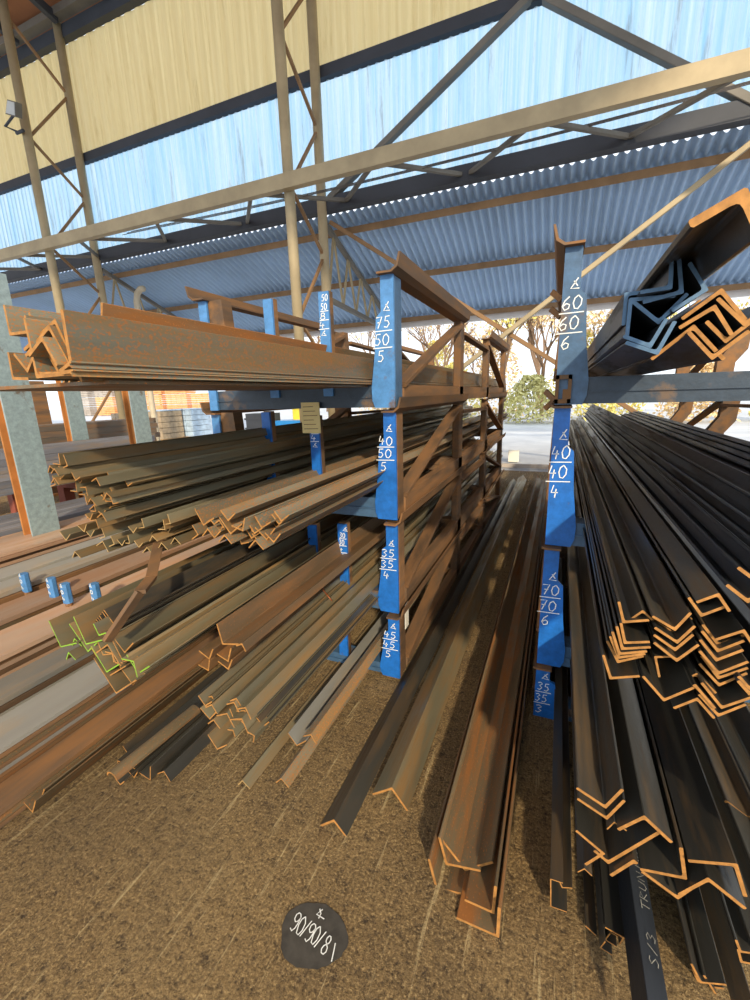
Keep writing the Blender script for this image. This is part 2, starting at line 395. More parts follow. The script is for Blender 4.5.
def write(mb, txt, O, A, B, N, h, wd, sw):
    """handwritten characters: O lower left, A along the line, B up"""
    O, A, B = V(O), V(A), V(B)
    for i, ch in enumerate(txt):
        j = random.uniform(-.05, .05)
        for st in G[ch]:
            mb.ribbon([O + A * ((i * 1.18 + p[0]) * wd) + B * ((p[1] + j) * h) for p in st], sw, N)
def post_text(root, rows, xc, ytop, y, w=.072, h=.05, sw=.005, gap=.074):
    mb = MB(); z = ytop
    for i, r in enumerate(rows):
        cw = min(.03, w / max(1, len(r)) / 1.1); hh = h * (.85 if r == '<' else 1)
        ww = cw * 1.18 * len(r)
        xx = xc - ww / 2 - .006 * i + (.012 if r == '<' and xc < -.3 else 0)
        write(mb, r, (xx, y, z - hh), (1, 0, 0), (.08, 0, 1), (0, -1, 0), hh, cw, sw)
        if 0 < i < len(rows) - 1: mb.ribbon([(xc - w * .62 - .006 * i, y, z - hh - (gap - hh) * .5), (xc + w * .5, y, z - hh - (gap - hh) * .42)], sw * .9, (0, -1, 0))
        z -= gap * (.85 if r == '<' else 1)
    part(mb, 'chalk_marking', chalk, root, label='white chalked angle sign and sizes ' + ' '.join(q for q in rows if q != '<'))

# ------------------------------------------------------------------ racks
YS = (1.75, 3.05, 4.25, 5.55)
def rack(xo, s, xf, zb, zt, label, rows, mids, toprail=True, th=.05):
    """one stacking cradle. xo: outer face of the aisle post, s: direction to its inside, xf: outer face of the far side"""
    o = empty('bar_cradle', ((xo + xf) / 2, 1.8, zb), label, 'rack', 'stacked steel bar cradles')
    bh = .095 if zb > .1 else .06
    xi = xo + s * .056
    # crossbeams
    for i, y in enumerate(YS):
        mb = MB(); mb.box((xo + s * .005, y + .012, zb + .002), (xf - s * .03, y + .1, zb + bh), 0, .015)
        mb.box((xo + s * .06, y + .004, zb + bh * .45), (xf - s * .05, y + .014, zb + bh * .5))
        part(mb, 'crossbeam', (bshade if zb > 1.2 else bluew) if i == 0 else brown, o)
    # aisle post: blue plate face with a guiding cheek that widens downwards, brown channel behind
    H = zt - zb
    prof = [(0, 0), (0, H), (.056, H), (.056, H * .74), (.078, H * .70), (.088, H * .42), (.106, H * .16), (.104, .03), (.092, 0)]
    mb = MB(); mb.prism(prof, (xo, 1.75, zb), (s, 0, 0), (0, 0, 1), (0, .012, 0)); pl = part(mb, 'post_plate', blue if zb < 1.2 else bluep if s < 0 else bluew, o)
    mb = MB(); mb.box((xo, 1.763, zb + .003), (xo + s * .05, 1.85, zt - .003), 0, .006)
    part(mb, 'post', brown if zb < 1.2 else bluew, o)
    # other aisle side members
    for y in YS[1:]:
        mb = MB(); mb.box((xo, y, zb), (xo + s * .05, y + .12, zt), 0, .006); part(mb, 'upright', brown, o)
    for i, y in enumerate(YS):
        mb = MB()
        prof = [(.02, H), (.13, H), (.14, H * .66), (.21, H * .45), (.21, 0), (.10, 0), (.095, H * .42), (.03, H * .6)]
        mb.prism(prof, (xf, y + .016, zb), (-s, 0, 0), (0, 0, 1), (0, .07, 0)); part(mb, 'far_upright', brown, o)
        if i == 0:
            mb = MB(); mb.box((xf, y, zb), (xf - s * .05, y + .012, zt)); part(mb, 'far_post_plate', bluep, o)
    for xx, nm in ((xo, 'side_rail'), (xf - s * .15, 'far_rail')):
        mb = MB(); mb.box((xx, 1.86, zb + .004), (xx + s * .05, YS[-1] + .1, zb + bh), 0, .01); part(mb, nm, brown, o)
    # diagonals
    xm = xo + s * .02
    for a, b in (((1.86, zb + bh), (3.06, zt - .03)), ((4.27, zt - .04), (5.6, zb + bh)), ((3.15, zt - .07), (4.25, zt - .09))):
        mb = MB(); mb.beam((xm, a[0], a[1]), (xm, b[0], b[1]), .022, .065, 0, (1, 0, 0)); part(mb, 'diagonal', brown, o)
        if s > 0 or zb > .5:
            xn = xf - s * .12
            mb = MB(); mb.beam((xn, a[0], a[1]), (xn, b[0], b[1]), .022, .065, 0, (1, 0, 0)); part(mb, 'diagonal', brown, o)
    # flared seat rails that receive the next cradle
    if toprail:
        for (xx, ss) in ((xo, s), (xf, -s)):
            for y0, y1 in ((1.72, 3.18), (4.2, 5.7)):
                pf = [(.06, 0), (.0, 0), (-.022, .016), (-.034, .06), (-.042, .06), (-.03, .010), (-.004, -.008), (.06, -.008)]
                if zb < 1.2 and s > 0: pf = [(.06, 0), (.0, 0), (-.012, .006), (-.012, -.004), (.0, -.008), (.06, -.008)]
                elif zb < 1.2: pf = [(x * .9, (y - .012) * (.9 if y > 0 else 1) + .004) for x, y in pf]
                mb = MB(); mb.prism(pf, (xx, y0, zt + .008), (ss, 0, 0), (0, 0, 1), (0, y1 - y0, 0)); part(mb, 'seat_rail', brown, o)
    else:
        pass
    t0, gp = {1345: (.10, .066), 845: (.06, .058), 378: (.085, .056), 20: (.045, .054), 800: (.075, .075), 262: (.10, .068), 0: (.03, .056)}[round(zb * 1000)]
    post_text(pl, rows, xo + s * .040, zt - t0, 1.75, gap=gp, h=gp * .66, w=.066 if zb else .05, sw=.004)
    for (xc, z0, z1, tx) in mids:
        mb = MB(); mb.box((xc - .024, 1.75, z0), (xc + .024, 1.762, z1)); d = part(mb, 'divider_plate', bluep if zb > 1.2 else blue, o)
        mb = MB(); mb.box((xc - .022, 1.764, z0), (xc + .022, 1.80, z1 + .004), 0, .004); part(mb, 'divider_post', brown, o)
        if tx:
            post_text(d, tx, xc + .008, z1 - .012, 1.75, w=.03, h=.026, sw=.0035, gap=.036)
    return o
LX, LF = -.645, -1.66
rack(LX, -1, LF, 1.345, 1.865, 'top cradle of the left rack, pale blue post chalked 75 50 5', ['<', '75', '50', '5'],
     [(-1.255, 1.40, 1.835, None), (-.965, 1.40, 1.835, ['50', '50', '8', '4', '<'])])
rack(LX, -1, LF, .845, 1.333, 'second cradle down of the left rack, blue post chalked 40 50 5', ['<', '40', '50', '5'],
     [(-1.32, .93, 1.333, None), (-1.05, .93, 1.31, ['40', '40', '4', '<'])])
rack(LX, -1, LF, .378, .833, 'third cradle down of the left rack, blue post chalked 35 35 4', ['<', '35', '35', '4'],
     [(-1.10, .46, .78, None), (-.93, .46, .80, ['<', '30', '30', '4', '<'])])
rack(LX, -1, LF, .02, .366, 'bottom cradle of the left rack, blue post chalked 45 45 5', ['<', '45', '45', '5'],
     [(-.955, .08, .24, None)])
RX, RF = -.018, 1.32
r1 = rack(RX, 1, RF, 1.345, 1.868, 'top cradle of the right rack, worn blue post chalked 60 60 6', ['<', '60', '60', '6'], [])
rack(RX, 1, RF, .80, 1.333, 'second cradle down of the right rack, blue post chalked 40 40 4', ['<', '40', '40', '4'], [])
rack(RX, 1, RF, .262, .788, 'third cradle down of the right rack, blue post chalked 70 70 6', ['<', '70', '70', '6'], [])
rack(RX, 1, RF, .0, .250, 'bottom cradle of the right rack, blue post chalked 35 35 3', ['<', '35', '35', '3'], [])
# rusty stacking socket on the top right cradle
mb = MB()
for a, b in (((-.02, 1.35), (-.008, 1.45)), ((.022, 1.35), (.034, 1.45)), ((-.02, 1.35), (.034, 1.365)), ((-.02, 1.435), (.034, 1.45)), ((.006, 1.365), (.022, 1.40))):
    mb.box((a[0], 1.735, a[1]), (b[0], 1.755, b[1]))
part(mb, 'stacking_socket', brown, r1)
for yy, zz in ((1.85, 1.72), (1.84, 1.66), (1.80, 1.36), (1.9, 1.36)):
    mb = MB(); mb.beam((-.02, yy, zz), (-.055, yy + .02, zz + .035 * (1 if yy < 1.9 else -1)), .012, .02); part(mb, 'guide_hook', brown, r1)
cd = empty('notice_card', (-1.02, 1.735, 1.27), 'pale yellow written card hung on the divider of the second left cradle', 'card')
mb = MB(); mb.box((-1.105, 1.738, 1.235), (-1.01, 1.744, 1.375)); part(mb, 'sheet', card, cd)
mb = MB()
for i in range(6): mb.ribbon([(-1.095, 1.738, 1.355 - .02 * i), (-1.04 + .01 * (i % 3), 1.738, 1.356 - .02 * i)], .003, (0, -1, 0))
part(mb, 'written_lines', brown, cd)
mb = MB(); mb.box((-.632, 1.80, .27), (-.629, 1.85, .40)); tag(mb.build('paper_tag', white), 'small white tag hanging behind the lowest left blue post', 'tag')

# ------------------------------------------------------------------ angle bars
def angle_poly(a, b, t):
    r = t * .9
    return [(t * .25, 0), (a - t * .15, 0), (a, t * .2), (a, t * .75), (a - t * .25, t), (t + r, t), (t + r * .4, t + r * .12), (t + r * .1, t + r * .4), (t, t + r),
            (t, b - t * .25), (t * .75, b), (t * .2, b), (0, b - t * .15), (0, t * .25)]
BARS = {}
def bar(corner, u1, u2, a, b, t, length, mats, label, group, yawd=0.0, name='angle_bar'):
    mb = MB()
    mb.prism(angle_poly(a, b, t), (0, 0, 0), u1, u2, (0, length, 0), 0, 1)
    o = mb.build(name, mats, None, corner)
    o.rotation_euler = (0, 0, yawd)
    return tag(o, label, 'angle bar', group)
def from_px(pts, y0, equal=True):
    p1, c, p2 = [at(q[0], q[1], y=y0) for q in pts]
    d1, d2 = p1 - c, p2 - c; l1, l2 = d1.length, d2.length
    n1, n2 = d1.normalized(), d2.normalized(); bs = (n1 + n2)
    if bs.length < .05: bs = V((-n1.z, 0, n1.x))
    bs.normalize()
    def rot(v, g): return V((v.x * math.cos(g) - v.z * math.sin(g), 0, v.x * math.sin(g) + v.z * math.cos(g)))
    sg = 1 if (bs.x * n1.z - bs.z * n1.x) > 0 else -1
    u1, u2 = rot(bs, sg * math.pi / 4), rot(bs, -sg * math.pi / 4)
    if equal: l1 = l2 = max(l1, l2) * .98
    return c, u1, u2, l1, l2
def pile(lst, org, fac, y0, mats, where, group, desc='angle bar', t=.006, length=6.0, order='left', jit=.02, equal=True):
    """lst: toe-corner-toe outlines of the sawn ends; labels count along the pile"""
    items = []
    for q in lst:
        kw = {}
        if isinstance(q[-1], dict): kw = q[-1]; q = q[:-1]
        pts = [(org[0] + u / fac, org[1] + v / fac) for u, v in q]
        items.append((pts, kw))
    items.sort(key=lambda i: i[0][1][1] if order == 'top' else i[0][1][0])
    n = len(items)
    for i, (pts, kw) in enumerate(items):
        yy = kw.get('y', y0) + random.uniform(-jit, jit) * (0 if 'y' in kw else 1)
        if kw.get('floor'): lo = max(pts, key=lambda p: p[1]); yy = at(lo[0], lo[1], z=.004).y
        c, u1, u2, a, b = from_px(pts, yy, kw.get('eq', equal))
        if order == 'top': w = 'topmost' if i == 0 else 'lowest' if i == n - 1 else ORD[i] + ' from the top'
        else: w = 'leftmost' if i == 0 else 'rightmost' if i == n - 1 else ORD[i] + ' from the left'
        lab = kw.get('label') or f'{kw.get("desc", desc)}, {w} {where}'
        bar(c, u1, u2, a, b, kw.get('t', t), kw.get('len', length) + random.uniform(-.05, .05), kw.get('m', mats), lab, group, kw.get('yaw', 0))

MC, BC, OC, TC, RC = [mill, cut], [millb, cutb], [olive, cutp], [tan_, cut], [rusty, cut]
# --- right rack, second tier
o2, f2 = (590, 580), 4.6875
pile([((140, 200), (158, 300), (280, 294)), ((122, 215), (146, 328), (275, 318)), ((102, 240), (132, 352), (270, 336)), ((90, 262), (130, 370), (255, 350)),
      ((75, 285), (128, 390), (245, 362)), ((52, 350), (92, 466), (210, 460)), ((132, 100), (152, 203), (280, 190)), ((180, 205), (247, 140), (300, 205), {'t': .004})],
     o2, f2, .88, MC, 'in the L-nest by the 40 40 4 post', 'bars on the second right tier', 'rust-ended angle bar', .005, order='top')
pile([((285, 175), (400, 240), (480, 160)), ((293, 200), (403, 262), (487, 182)), ((300, 228), (410, 300), (500, 218)), ((290, 262), (400, 335), (490, 265)),
      ((297, 292), (407, 385), (500, 312)), ((322, 458), (300, 357), (360, 356), {'t': .004})],
     o2, f2, .88, MC, 'of the middle V-nest, second right tier', 'bars on the second right tier', 'rust-ended angle bar', .005, order='top')
pile([((490, 95), (605, 60), (668, 142)), ((452, 85), (520, 174), (642, 132)), ((580, 272), (724, 230), (775, 300)), ((515, 212), (600, 312), (730, 268)), ((515, 240), (597, 340), (730, 290)),
      ((505, 282), (590, 383), (718, 338)), ((500, 335), (600, 445), (742, 395)), ((500, 362), (600, 466), (725, 437)), ((500, 395), (603, 500), (720, 455)),
      ((390, 487), (500, 435), (603, 528)), ((375, 530), (495, 487), (600, 600)), ((380, 590), (505, 550), (600, 645)), ((520, 480), (615, 605), (752, 555)), ((510, 545), (600, 642), (738, 588)),
      ((242, 450), (345, 570), (450, 525))],
     o2, f2, .89, MC, 'of the right-hand nest, second right tier', 'bars on the second right tier', 'rust-ended angle bar', .005, order='top')
pile([((700, 455), (745, 520), (830, 480)), ((705, 480), (748, 545), (835, 500)), ((770, 420), (850, 330), (950, 400)), ((640, 20), (740, 110), (840, 30)), ((690, -60), (800, 30), (900, -50)), ((780, 140), (870, 240), (980, 150)),
      ((820, -90), (920, 10), (1020, -80)), ((760, -190), (860, -110), (950, -200)), ((860, -220), (960, -130), (1050, -230)), ((950, -300), (1050, -210), (1140, -310)), ((960, -60), (1050, 20), (1150, -70))],
     o2, f2, .9, [millb, cut], 'running out of frame, second right tier', 'bars on the second right tier', 'long dark angle bar', .006)
for i in range(9):   # thinner bundle by the outer uprights
    c = V((.80 + .028 * i, 1.2 + .03 * (i % 3), .985 + .012 * (i % 2) + .006 * i))
    bar(c, V((.7, 0, .71)), V((-.7, 0, .71)), .045, .045, .004, 5.9, [millb, cutb], f'thin blue-black angle bar, {"nearest the aisle" if i == 0 else ORD[i] + " from the aisle"} along the outer uprights', 'thin bars on the second right tier')
for i in range(14):
    c = V((.74 + .035 * (i % 8) + .01 * (i // 8), 1.15, .905 + .05 * (i // 8)))
    bar(c, V((.7, 0, .71)), V((-.7, 0, .71)), .045, .045, .004, 5.9, [millb, cutb], 'thin blue-black angle bar buried in the outer bundle, second right tier', 'buried bars on the second right tier')
# --- right rack, top tier
o1, f1 = (600, 220), 5.0
pile([((102, 530), (122, 362), (310, 335)), ((130, 570), (145, 390), (385, 372)), ((160, 410), (292, 524), (438, 375)), ((105, 595), (255, 642), (352, 495)), ((125, 622), (290, 676), (388, 505)),
      ((372, 185), (362, 345), (200, 372), {'eq': False}), ((404, 190), (420, 366), (215, 418), {'eq': False}), ((470, 210), (545, 350), (365, 470))],
     o1, f1, .95, BC, 'of the blue-edged group, top right tier', 'bars on the top right tier', 'blue-black angle bar', .0065)
pile([((395, 485), (610, 338), (735, 475)), ((385, 532), (578, 420), (672, 562)), ((265, 712), (470, 520), (560, 650)), ((520, 512), (628, 618), (730, 540)), ((470, 610), (560, 702), (760, 560)), ((590, 385), (722, 535), (830, 440)), ((400, 480), (500, 395), (590, 480), {'y': 1.25}), ((290, 540), (400, 620), (500, 530), {'y': 1.3}), ((430, 560), (540, 470), (640, 560), {'y': 1.2}),
      ((470, 640), (560, 702), (600, 672), {'eq': False})],
     o1, f1, .98, [millb, cut], 'of the rusty group, top right tier', 'rusty-ended bars on the top right tier', 'dark angle bar', .0065)
c, u1, u2, a, b = from_px([(687, 219), (747, 186), (770, 232)], .72, False)
bar(c, u1, u2, a, b, .011, 6.1, MC, 'largest dark angle bar crowning the top right tier, orange sawn end', 'bars on the top right tier')
# --- right rack, third tier
oA, fA = (540, 760), 5.77
pile([((200, 168), (380, 282), (470, 200)), ((205, 228), (388, 346), (478, 262)), ((215, 402), (378, 542), (250, 626)), ((213, 642), (256, 624), (306, 668), {'t': .003}), ((388, 402), (428, 356), (460, 380), {'t': .003})],
     oA, fA, .97, MC, 'by the 70 70 6 post, third right tier', 'bars on the third right tier', 'dark angle bar', .007, order='top')
pile([((435, 392), (602, 318), (750, 450)), ((636, 376), (395, 602), (318, 520), {'eq': False, 'm': [mill, cut]}), ((418, 675), (540, 572), (566, 596), {'t': .008, 'eq': False})],
     oA, fA, .98, MC, 'of the middle group, third right tier', 'bars on the third right tier', 'angle bar', .008, order='top')
oB, fB = (620, 760), 5.77
pile([((366, 508), (388, 692), (118, 640), {'eq': False}), ((118, 650), (335, 806), (500, 700)), ((325, 765), (508, 676), (740, 852), {'eq': False}), ((388, 565), (678, 598), (748, 792), {'eq': False}),
      ((900, 500), (1010, 640), (1180, 560)), ((800, 660), (940, 780), (1090, 690)), ((840, 300), (960, 430), (1100, 330)), ((640, 250), (740, 350), (850, 260), {'y': 1.15})],
     oB, fB, .96, MC, 'of the right-hand group, third right tier', 'bars on the third right tier', 'wide dark angle bar', .008)
# --- right rack, bottom tier and floor in front of it
oC, fC = (540, 860), 3.571
pile([((37, 100), (36, 66), (82, 82), {'t': .003}), ((36, 100), (36, 166), (97, 188), {'t': .003, 'eq': False}), ((80, 82), (78, 100), (106, 88), {'t': .003, 'eq': False}),
      ((165, 233), (205, 272), (180, 285), {'t': .004, 'eq': False}), ((235, 236), (303, 278), (290, 306), {'t': .004, 'eq': False})],
     oC, fC, .965, MC, 'of the small bars by the 35 35 3 post', 'small bars on the bottom right tier', 'angle bar', .003)
pile([((562, 404), (572, 440), (661, 436)), ((556, 400), (570, 452), (655, 452)), ((516, 458), (522, 476), (628, 478), {'eq': False}), ((705, 325), (715, 366), (790, 380)), ((700, 300), (712, 330), (780, 340)),
      ((610, 445), (640, 505), (760, 500)), ((790, 300), (850, 420), (960, 380))],
     oC, fC, .95, MC, 'of the nested bars lowest at the right corner', 'bars low on the right', 'dark angle bar', .005)
for k in range(3):
    bar(V((.185 + .012 * k, .93 + .02 * k, .02 + .004 * k)), V((.3, 0, .95)), V((.95, 0, -.3)), .03, .03, .003, 6, MC, f'slim dark strip angle, {("left", "middle", "right")[k]} of three between the small right floor bars', 'slim strips at bottom right')
c, u1, u2, a, b = from_px([(662, 915), (628, 890), (600, 905)], .99, False)
tb = bar(at(640, 990, z=.115) + V((.012, -.06, 0)), V((.94, 0, -.34)), V((-.34, 0, -.94)), .048, .062, .006, 6.0, [millb, cut], 'dark angle bar with chalk writing reaching furthest towards the camera', 'bars low on the right')
mb = MB(); Bv = V((0, 1, 0)); Pn = V((.34, 0, .94))
write(mb, 'S/3', V((.036, .12, -.010)), (0, 1, 0), (-.94, 0, .34), Pn, .02, .021, .0016)
wr = mb.build('chalk_marking', chalkf, tb); wr['label'] = 'faint chalk S/3 near the bar end'
mb = MB(); write(mb, 'TRUNIVOL', V((.036, .24, -.010)), (0, 1, 0), (-.94, 0, .34), Pn, .02, .021, .0016)
wr = mb.build('chalk_marking', chalkf, tb); wr['label'] = 'faint chalk lettering further along the bar'

# --- bars on the aisle floor
oF, fF = (220, 680), 3.75
pile([((68, 390), (83, 375), (114, 408), {'label': 'single olive angle bar lying alone on the concrete, left of the aisle', 'floor': 1, 'y': 1.0, 'm': OC, 't': .004}),
      ((210, 378), (229, 368), (262, 402), {'label': 'low rusty angle bar on the concrete under the grey-topped one', 'floor': 1, 'y': 1.07, 'm': TC, 't': .004}),
      ((276, 230), (288, 248), (322, 226), {'label': 'grey-faced open angle bar resting by the lowest left post', 'y': 1.16, 'm': [greyp, cut], 't': .004}),
      ((318, 214), (341, 203), (356, 241), {'label': 'tan angle bar right beside the grey-faced one, low left', 'y': 1.16, 'm': [tan_, cut], 't': .004}),
      ((378, 530), (427, 522), (488, 588), {'label': 'large roof-turned angle bar on the aisle floor, left of two', 'floor': 1, 'y': .985, 'm': [mill, cut], 't': .008}),
      ((575, 434), (645, 402), (698, 492), {'label': 'large roof-turned angle bar on the aisle floor, right of two', 'floor': 1, 'y': 1.1, 'm': [olive, cut], 't': .008, 'yaw': .004})],
     oF, fF, 1.0, MC, '', 'bars on the aisle floor')
oG, fG = (400, 820), 5.77
pile([((218, 112), (376, 296), (550, 262), {'label': 'rusty angle bar lying V-wise on top of the aisle nest', 'y': .985, 'm': RC}),
      ((208, 98), (262, 258), (470, 312), {'label': 'rusty angle bar nested directly under the V in the aisle', 'y': .975, 'm': RC}),
      ((148, 222), (204, 396), (430, 462), {'label': 'outer left rusty angle bar of the aisle nest', 'floor': 1, 'm': RC}),
      ((552, 382), (545, 545), (372, 462), {'label': 'inner right rusty angle bar of the aisle nest', 'y': .895, 'm': RC}),
      ((580, 508), (572, 682), (325, 570), {'label': 'outer right rusty angle bar of the aisle nest, reaching furthest forward', 'floor': 1, 'm': RC})],
     oG, fG, 1.0, RC, '', 'bars on the aisle floor', t=.008, equal=False)

# --- left rack, top tier
oT, fT = (0, 300), 7.5
pile([((500, 178), (557, 570), (265, 592), {'label': 'largest tan angle bar, outer face of the top left tier', 't': .008}),
      ((185, 400), (412, 138), (530, 440), {'label': 'outermost roof-shaped tan angle on the top left tier', 'y': .53}),
      ((188, 425), (365, 182), (468, 385), {'label': 'second roof-shaped tan angle inside the outermost, top left tier', 'y': .52}),
      ((200, 400), (312, 268), (432, 470), {'label': 'third roof-shaped tan angle further inside, top left tier', 'y': .5}),
      ((242, 470), (335, 346), (410, 470), {'label': 'innermost roof-shaped tan angle on the top left tier', 'y': .53}),
      ((235, 418), (272, 588), (552, 560), {'label': 'L-shaped tan angle lying under the roof-shaped ones, top left tier', 'y': .51}),
      ((28, 58), (72, 268), (205, 246), {'label': 'high leftmost L-shaped tan angle on the top left tier', 'y': .62}),
      ((163, 122), (240, 312), (335, 290), {'label': 'steep tan angle behind the roof-shaped ones, left of two', 'y': .6}),
      ((200, 98), (266, 268), (360, 240), {'label': 'steep tan angle behind the roof-shaped ones, right of two', 'y': .62}),
      ((60, 398), (92, 598), (215, 592), {'label': 'low leftmost L-shaped tan angle on the top left tier', 'y': .6}),
      ((92, 450), (207, 548), (290, 440), {'label': 'low V-shaped tan angle beside the low leftmost one', 'y': .58}),
      ((440, 522), (528, 452), (536, 470), {'eq': False, 'label': 'short-legged tan angle tucked low inside the largest one', 'y': .5}),
      ((450, 538), (546, 518), (549, 534), {'eq': False, 'label': 'flat-lying tan angle at the foot of the largest one', 'y': .49}),
      ((760, 90), (753, 160), (850, 175), {'label': 'rusty angle bar lying further back on the top left tier', 'y': .72, 'm': RC})],
     oT, fT, .5, TC, '', 'bars on the top left tier', t=.006)
mb = MB(); mb.box((-1.25, .57, 1.434), (-.775, 6.3, 1.441)); 
tag(mb.build('flat_bar', RC), 'thin rusty flat bar under the angles of the top left tier', 'flat bar')
for k in range(5):
    bar(V((-1.02 - .1 * k, .75 + .04 * k, 1.50 + .008 * (k % 2))), V((.72, 0, -.69)), V((-.69, 0, -.72)), .075, .075, .006, 5.9, TC, f'tan roof-turned angle, {ORD[k + 1] if k else "first"} inward in the upper layer, top left tier', 'upper layer bars on the top left tier')

# --- left rack, second tier: right bundle, far bundle, low bundle
oB2, fB2 = (180, 480), 6.818
pile([((105, 188), (155, 306), (228, 250)), ((112, 225), (160, 312), (235, 262)), ((270, 208), (328, 282), (372, 240)), ((80, 308), (127, 374), (90, 396)), ((152, 384), (190, 325), (245, 395)), ((210, 295), (272, 352), (330, 300)),
      ((260, 258), (345, 372), (400, 330)), ((272, 418), (302, 370), (352, 440)), ((350, 308), (430, 352), (436, 280)), ((515, 264), (556, 332), (622, 292)), ((470, 300), (507, 370), (560, 325)), ((438, 330), (487, 402), (572, 355)),
      ((473, 456), (512, 404), (572, 476)), ((555, 380), (592, 412), (662, 340)), ((545, 440), (572, 476), (652, 400)), ((398, 368), (416, 440), (468, 420)), ((225, 300), (268, 268), (300, 320)), ((180, 330), (235, 400), (280, 350)),
      ((600, 390), (640, 430), (690, 370)), ((380, 290), (450, 268), (500, 330)), ((620, 250), (660, 300), (720, 250), {'y': 1.15}), ((560, 250), (610, 300), (650, 240), {'y': 1.2})],
     oB2, fB2, .97, TC, 'in the bundle by the 40 50 5 post', 'near bundle on the second left tier', 'tan angle bar', .004, jit=.04)
oA2, fA2 = (40, 440), 5.357
pts = [(50, 135), (75, 150), (110, 135), (150, 140), (165, 165), (130, 190), (75, 200), (85, 240), (140, 215), (190, 220), (215, 180), (215, 235), (245, 250), (200, 280), (240, 290), (270, 310), (300, 300), (330, 290), (355, 280),
       (385, 285), (400, 300), (290, 345), (320, 340), (350, 330), (275, 390), (300, 385), (330, 390), (355, 385), (430, 340), (270, 430), (300, 425), (340, 410), (390, 345), (300, 200), (380, 220), (470, 250)]
lst = []
for (u, v) in pts:
    a = random.choice([R_(45), R_(225), R_(20), R_(110), R_(200)]) + random.uniform(-.3, .3); L = random.uniform(30, 40)
    lst.append(((u + L * math.cos(a), v - L * math.sin(a)), (u, v), (u + L * math.cos(a + math.pi / 2), v - L * math.sin(a + math.pi / 2)), {'y': .78 + (u / 420) * .1 + random.uniform(-.03, .03)}))
lst.append(((478, 195), (508, 218), (482, 245), {'y': 1.02}))
pile(lst, oA2, fA2, .8, [olive, cut], 'of the far bundle, second left tier', 'far bundle on the second left tier', 'thin olive angle bar', .003)
lst = []
for (u, v) in [(140, 540), (238, 495), (272, 522), (335, 540), (185, 595), (438, 435), (400, 560), (440, 568), (482, 556), (530, 578), (572, 572), (650, 548), (672, 482), (350, 520), (600, 510), (500, 500), (560, 470), (720, 520), (700, 450)]:
    a = random.choice([R_(45), R_(225), R_(100)]) + random.uniform(-.3, .3); L = random.uniform(30, 44)
    lst.append(((u + L * math.cos(a), v - L * math.sin(a)), (u, v), (u + L * math.cos(a + math.pi / 2), v - L * math.sin(a + math.pi / 2)), {'y': .86 + u / 740 * .12}))
pile(lst, oA2, fA2, .85, [olive, cutp], 'of the low row, second left tier', 'low row on the second left tier', 'greenish-grey angle bar', .003)

lst = [((555 + 17 * k - 35, 455 - 21 * k - 42), (555 + 17 * k, 455 - 21 * k), (555 + 17 * k + 62, 455 - 21 * k - 40)) for k in range(9)]
pile(lst, oB2, fB2, 1.02, TC, 'of the ribbed nest, second left tier', 'ribbed nest on the second left tier', 'tan angle bar', .004, jit=.03)
def deep(n, poly, y0, y1, leg, mats, lab, grp):
    for k in range(n):
        (u0, v0), (u1, v1) = random.choice(poly); q = random.random()
        p = at(40 + (u0 + (u1 - u0) * q) / 5.357, 440 + (v0 + (v1 - v0) * q) / 5.357, y=random.uniform(y0, y1))
        a = random.choice([R_(45), R_(225), R_(60), R_(240)]) + random.uniform(-.25, .25)
        if p.x < -1.56: continue
        bar(p, V((math.cos(a), 0, math.sin(a))), V((-math.sin(a), 0, math.cos(a))), leg, leg, .003, random.uniform(5.7, 6), mats, lab, grp)
deep(44, [((120, 150), (420, 260)), ((200, 150), (420, 200)), ((260, 260), (400, 330)), ((300, 330), (420, 360)), ((330, 120), (480, 200))], .9, 1.15, .028, [olive, cut],
     'thin olive angle bar set back inside the far bundle, second left tier', 'set-back bars of the far bundle')
deep(16, [((250, 520), (560, 480)), ((420, 560), (700, 480)), ((600, 530), (760, 470))], 1.0, 1.2, .03, [olive, cutp],
     'greenish-grey angle bar set back in the low row, second left tier', 'set-back bars of the low row')

lst = [((640 + 18 * k - 30, 392 - 17 * k - 36), (640 + 18 * k, 392 - 17 * k), (640 + 18 * k + 55, 392 - 17 * k - 36)) for k in range(7)]
pile(lst, oB2, fB2, 1.12, TC, 'of the right-hand ribbed nest, second left tier', 'right-hand ribbed nest on the second left tier', 'tan angle bar', .003, jit=.03)
deep(60, [((120, 130), (460, 150)), ((200, 180), (480, 230)), ((260, 250), (480, 290)), ((300, 320), (480, 330)), ((320, 390), (480, 370))], .95, 1.2, .022, [olive, cut],
     'thin olive angle bar set back inside the far bundle, second left tier', 'set-back bars of the far bundle')
for k in range(7):
    c = V((-.93 + .027 * k, .875 + .012 * (k % 3), .425 - .012 * (k % 2)))
    bar(c, V((.7, 0, .71)), V((-.7, 0, .71)), .035, .035, .004, 5.8, [mill, cut], 'dark angle bar set back under the stepped bundle, third left tier', 'set-back bars of the stepped bundle')

